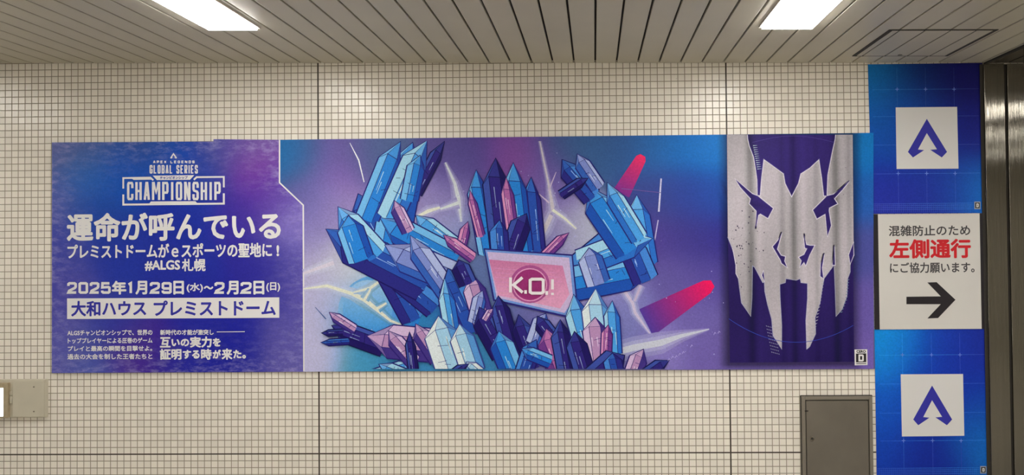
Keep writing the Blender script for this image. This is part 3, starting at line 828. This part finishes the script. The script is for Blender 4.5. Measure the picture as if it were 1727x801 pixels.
vl = Letters(YF, .0024); vl.type('大和ハウス', 120.4, 507.4, 247, 532.8, .85); vl.build('venue_lettering', M['blue_ink'], ban)
vl = Letters(YF, .0024); vl.type('プレミストドーム', 259.4, 506.8, 465.4, 531.6, .85); vl.build('dome_lettering', M['blue_ink'], ban)
letter_part('paragraph_lettering', [('ALGSチャンピオンシップで、世界の', 114, 556.6, 257.4, 565.2, .25), ('トッププレイヤーによる圧巻のゲーム', 114.6, 570, 257.4, 578.4, .25),
   ('プレイと最高の瞬間を目撃せよ。', 114.6, 583.4, 257, 591.8, .25), ('過去の大会を制した王者たちと', 114, 596.8, 257.4, 605.4, .25)])
sl = Letters(YF, .0022)
sl.type('新時代の才能が激突し', 270.4, 556, 360.6, 564.6, .25); sl.line([(366, 559.6), (413, 559.2)], 1.1)
for it in (('互', 270, 568.4, 288, 586), ('いの', 289.4, 571.4, 319.4, 584), ('実力', 320.6, 567.4, 357.4, 586), ('を', 359, 570, 372.4, 584.2),
           ('証明', 269.8, 588, 306.4, 606.6), ('する', 308.4, 590, 337, 604.8), ('時', 339.2, 588, 357.4, 606.6), ('が', 358.8, 589.4, 373, 604.4), ('来', 374, 587.6, 392.2, 606.6), ('た', 393.4, 590, 407.6, 604.2), ('。', 408.8, 598.4, 415, 604.6)):
    sl.type(*it, .75)
sl.build('slogan_lettering', M['white'], ban)
# age-rating mark
rm = Letters(YF, .0016); rm.poly([(1441, 589.4), (1462.6, 589), (1463, 615.4), (1441.4, 616)]); rmo = rm.build('rating_mark', M['white'], ban)
rd = Letters(YF, .0020); rd.poly([(1443.4, 596.2), (1460.6, 595.8), (1460.8, 610.6), (1443.6, 611)]); rd.type('CERO', 1444.2, 590.4, 1460, 595, .3); rd.line([(1443.8, 613.3), (1460.6, 612.9)], 1.2)
rd.build('rating_box', M['black_ink'], rmo)
rl = Letters(YF, .0024); rl.caps('D', 1447.6, 597.6, 1456.6, 609.4, 2.8, widths={'D': 1}); rl.build('rating_letter', M['white'], rmo)

# ================================================================== BLUE STRIP SHEETS AND THE NOTICE on the right
def strip(name_label, q, samples, sq, mk, hlines, vlines, halftone, small):
    """q: four corners in the photograph's frame"""
    y = -.004
    cs = [W(*p, y) for p in q]
    cx_ = sum(c[0] for c in cs) / 4; cz_ = min(c[1] for c in cs)
    t = thing('strip_poster', name_label, 'poster', (cx_, -.002, cz_), 'blue strip posters beside the steel panels')
    x0 = (cs[0][0] + cs[3][0]) / 2; x1 = (cs[1][0] + cs[2][0]) / 2; z1 = (cs[0][1] + cs[1][1]) / 2; z0 = (cs[2][1] + cs[3][1]) / 2
    if z1 > 2.9: z1 = zc(x1) - .006
    boxes('backing', [(x0, x1, -.004, -.0005, z0, z1)], M['board_edge'], t)
    pr = Print(y - .0004); f = field(samples, 38)  # print gradient, with light falloff towards the right left in its colours
    a, b, c, d = q
    P = []; nx, ny = 24, 30
    for j in range(ny + 1):
        for i in range(nx + 1):
            u, v = i / nx, j / ny
            P.append(tuple((a[k] * (1 - u) + b[k] * u) * (1 - v) + (d[k] * (1 - u) + c[k] * u) * v for k in range(2)))
    pr.tri(P, [(j * (nx + 1) + i, j * (nx + 1) + i + 1, (j + 1) * (nx + 1) + i + 1, (j + 1) * (nx + 1) + i) for j in range(ny) for i in range(nx)], f)
    pr.up()
    def sh(x, yy): return x + (yy - 150) * .013 if yy < 400 else x + (yy - 600) * .013
    def lt(x, yy): return tuple(min(255, v + s) for v, s in zip(f(x, yy), (22, 22, 20)))
    L0, R0 = q[0][0], q[1][0]; T0, B0 = max(q[0][1], q[1][1]), min(q[2][1], q[3][1], 1000)
    for h in hlines: pr.line([(sh(L0, h) + 8, h + .8), (sh(R0, h) - 6, h - .8)], .8, lt)
    for v in vlines: pr.line([(sh(v, T0), T0 + 6), (sh(v, B0), B0 - 6)], .7, lt)
    pr.up()
    for v in vlines:
        for h in (hlines[0], hlines[-1]):
            x = sh(v, h); pr.line([(x - 3, h), (x + 3, h)], 1.1, (105, 130, 205)); pr.line([(x, h - 3), (x, h + 3)], 1.1, (105, 130, 205))
    h0, h1 = halftone
    n = int((h1 - h0) / 3.2)
    for i in range(n):
        yy = h0 + i * 3.2
        pr.line([(sh(L0, yy) + 2, yy), (sh(R0, yy) - 18, yy - 1.5)], .9, lt)
    for i in range(int((R0 - L0 - 22) / 3.4)):
        x = L0 + 3 + i * 3.4; pr.line([(sh(x, h0), h0), (sh(x, h1), h1)], .6, lt)
    pr.build('printed_face', t)
    e1 = Letters(y, .0012); e1.poly(sq); sqo = e1.build('emblem_panel', M['emblem_paper'], t)
    e2 = Letters(y, .0017); e2.poly(mark(*mk)); e2.build('emblem', M['blue_ink'], sqo)
    sx0, sy0, sx1, sy1 = small
    s1 = Letters(y, .0012); s1.poly([(sx0, sy0), (sx1, sy0), (sx1, sy1), (sx0, sy1)]); so = s1.build('rating_mark', mat('grey_print', (.33, .36, .42), .5), t)
    s2 = Letters(y, .0016); s2.poly([(sx0 + 1.4, sy0 + 1.6), (sx1 - 1.4, sy0 + 1.6), (sx1 - 1.4, sy1 - 1.6), (sx0 + 1.4, sy1 - 1.6)]); s2.build('rating_box', M['black_ink'], so)
    s3 = Letters(y, .002); s3.caps('D', sx0 + 3.4, sy0 + 3.2, sx1 - 3, sy1 - 3.2, 1.5, widths={'D': 1}); s3.build('rating_letter', M['emblem_paper'], so)
    return t
strip('blue emblem poster reaching up to the ceiling, above the white notice', [(1463.6, 108.5), (1656.6, 106.2), (1661, 359.4), (1471, 360.4)],
      [(1470, 120, 30, 115, 178), (1480, 170, 18, 95, 172), (1550, 122, 19, 42, 100), (1640, 125, 22, 26, 92), (1540, 200, 25, 62, 150), (1640, 220, 28, 34, 125), (1490, 320, 36, 46, 150), (1590, 320, 34, 56, 152), (1652, 325, 28, 105, 188), (1490, 230, 25, 78, 166), (1560, 350, 40, 50, 150), (1480, 355, 45, 55, 155)],
      [(1510.5, 181.2), (1614, 180.2), (1616.4, 284.4), (1512, 285)], (1531, 200.4, 1597, 265.6), [150.5, 196, 244, 292.5], [1513, 1561, 1609], (344, 358), (1643, 340, 1653.4, 352.6))
strip('blue emblem poster running down the wall, below the white notice', [(1474.6, 555.4), (1667, 554.6), (1675.4, 846), (1479.5, 846)],
      [(1480, 566, 18, 145, 218), (1510, 590, 24, 112, 205), (1600, 575, 34, 62, 168), (1660, 580, 34, 44, 140), (1480, 700, 24, 84, 188), (1570, 770, 30, 42, 138), (1658, 750, 20, 100, 180), (1662, 690, 28, 78, 168), (1500, 770, 30, 62, 168), (1640, 640, 30, 46, 156), (1580, 640, 30, 55, 165), (1570, 830, 28, 42, 140)],
      [(1519, 631.2), (1624, 630.6), (1626.2, 734.8), (1521, 736)], (1540, 650, 1605.6, 717), [598.4, 647, 696, 743], [1522, 1571, 1619], (790, 838), (1653, 786, 1663.4, 798.4))

yn = -.010
q = [W(1472.6, 361, yn), W(1660.2, 360, yn), W(1663.6, 554.6, yn), W(1476.2, 555.4, yn)]
nx0, nx1 = (q[0][0] + q[3][0]) / 2, (q[1][0] + q[2][0]) / 2; nz1, nz0 = (q[0][1] + q[1][1]) / 2, (q[2][1] + q[3][1]) / 2
nt_ = thing('keep_left_notice', 'white notice with red characters and a thick black arrow between the blue posters', 'sign', ((nx0 + nx1) / 2, yn, nz0))
boxes('black_board', [(nx0, nx1, yn, -.0005, nz0, nz1)], M['black_ink'], nt_)
wx0, wx1 = W(1482.2, 460, yn)[0], W(1653.8, 460, yn)[0]
boxes('white_face', [(wx0, wx1, yn - .0008, yn, nz0, nz1)], M['paper'], nt_)
def notice(name, m, fn):
    L_ = Letters(yn, .0014); fn(L_); return L_.build(name, M[m], nt_)
notice('reason_lettering', 'grey_ink', lambda l: l.type('混雑防止のため', 1498.6, 380.4, 1636.2, 397.2, .35))
notice('red_lettering', 'red_ink', lambda l: l.type('左側通行', 1499, 403.6, 1637.6, 435.2, 1.15))
notice('request_lettering', 'grey_ink', lambda l: l.type('にご協力願います。', 1500.6, 442.8, 1643.6, 459.6, .35))
arrow = [(262, 535), (455, 533), (380, 455), (432, 453), (538, 552), (440, 655), (380, 657), (455, 577), (262, 577)]
notice('arrow', 'black_ink', lambda l: l.poly([(1450 + x / 3.336, 340 + y_ / 3.336) for x, y_ in arrow]))

# ================================================================== ACCESS DOOR low on the right
fx0, fz1 = W(1351.4, 668.4, -.012); fx1, _ = W(1470.6, 668.4, -.012)
ix0, iz1 = W(1359, 675.6, -.012); ix1, _ = W(1463.6, 675.2, -.012)
dr = thing('access_door', 'grey metal access door set in the tiles below the banner', 'door', ((fx0 + fx1) / 2, -.01, .03))
boxes('door_frame', [(fx0, ix0 - .006, -.022, -.0005, .03, fz1), (ix1 + .006, fx1, -.022, -.0005, .03, fz1), (ix0 - .006, ix1 + .006, -.022, -.0005, iz1 + .006, fz1), (ix0 - .006, ix1 + .006, -.022, -.0005, .03, .06)], M['frame'], dr, bev=.003)
boxes('frame_gap', [(ix0 - .006, ix1 + .006, -.006, -.0005, .06, iz1 + .006), (fx0 - .006, fx0, -.004, -.0005, .03, fz1 + .005), (fx1, fx1 + .005, -.004, -.0005, .03, fz1 + .005), (fx0, fx1, -.004, -.0005, fz1, fz1 + .006)], M['dark'], dr)
leaf = boxes('door_leaf', [(ix0, ix1, -.017, -.006, .066, iz1)], M['door'], dr, bev=.003)
lx, lz = W(1370, 740, -.02)
bm = bmesh.new(); disc(bm, lx, lz, .016, -.017, -.0205)
lk = from_bm('lock', bm, M['lock'], leaf)
bm = bmesh.new(); disc(bm, lx - .001, lz + .001, .0085, -.0205, -.0225); from_bm('keyhole', bm, M['dark'], leaf)
bm = bmesh.new()
for zz in (iz1 - .06, ):
    x_, z_ = W(1360, 693, -.02); prism_xz(bm, [(x_ - .012, z_ - .004), (x_ + .012, z_ - .004), (x_ + .012, z_ + .004), (x_ - .012, z_ + .004)], -.017, -.024)
from_bm('hinge_pin', bm, M['dark'], leaf)

# ================================================================== GUIDE LIGHT at the left edge
gx1, gz1 = W(76.8, 640, -.03); _, gz0 = W(40, 704.4, -.03)
gp = W(21.5, 670, -.03)[0]; ge_ = W(13, 670, -.05)[0]; gl = W(5.6, 670, -.05)[0]
gz_a = W(3, 654.2, -.05)[1]; gz_b = W(3, 702.2, -.05)[1]
gd = thing('guide_light', 'lit guide light in a cream metal housing, cut by the left edge of the photo', 'light', (gx1 - .5, -.02, gz0))
xg = gx1 - 1.05
boxes('housing', [(xg, gx1, -.026, -.0005, gz0, gz1)], M['cream'], gd, bev=.004)
boxes('cover_plate', [(gp, gx1 - .012, -.031, -.026, gz0 + .006, gz1 - .008)], M['cream'], gd, bev=.0015)
boxes('lamp_surround', [(gl, ge_, -.052, -.026, gz0 + .004, gz1 - .02), (xg + .1, gl, -.052, -.026, gz_a, gz1 - .02), (xg + .1, gl, -.052, -.026, gz0 + .004, gz_b)], M['tan'], gd, bev=.002)
boxes('lit_panel', [(xg + .1, gl, -.050, -.026, gz_b, gz_a)], M['guide'], gd)
bm = bmesh.new()
bx = W(17, 670, -.03)[0]
box(bm, ge_, gp, -.034, -.026, W(17, 664, -.03)[1] - .01, W(17, 660, -.03)[1], bev=.002)
box(bm, ge_ + .004, gp - .004, -.040, -.026, W(17, 680, -.03)[1], W(17, 668, -.03)[1], bev=.004)
from_bm('clamp', bm, M['cream'], gd)
for sx_, sy_ in ((57.4, 652.4), (57.4, 693.8)):
    x_, z_ = W(sx_, sy_, -.03); bm = bmesh.new(); disc(bm, x_, z_, .0055, -.031, -.0335, 14); from_bm('screw', bm, M['lock'], gd)
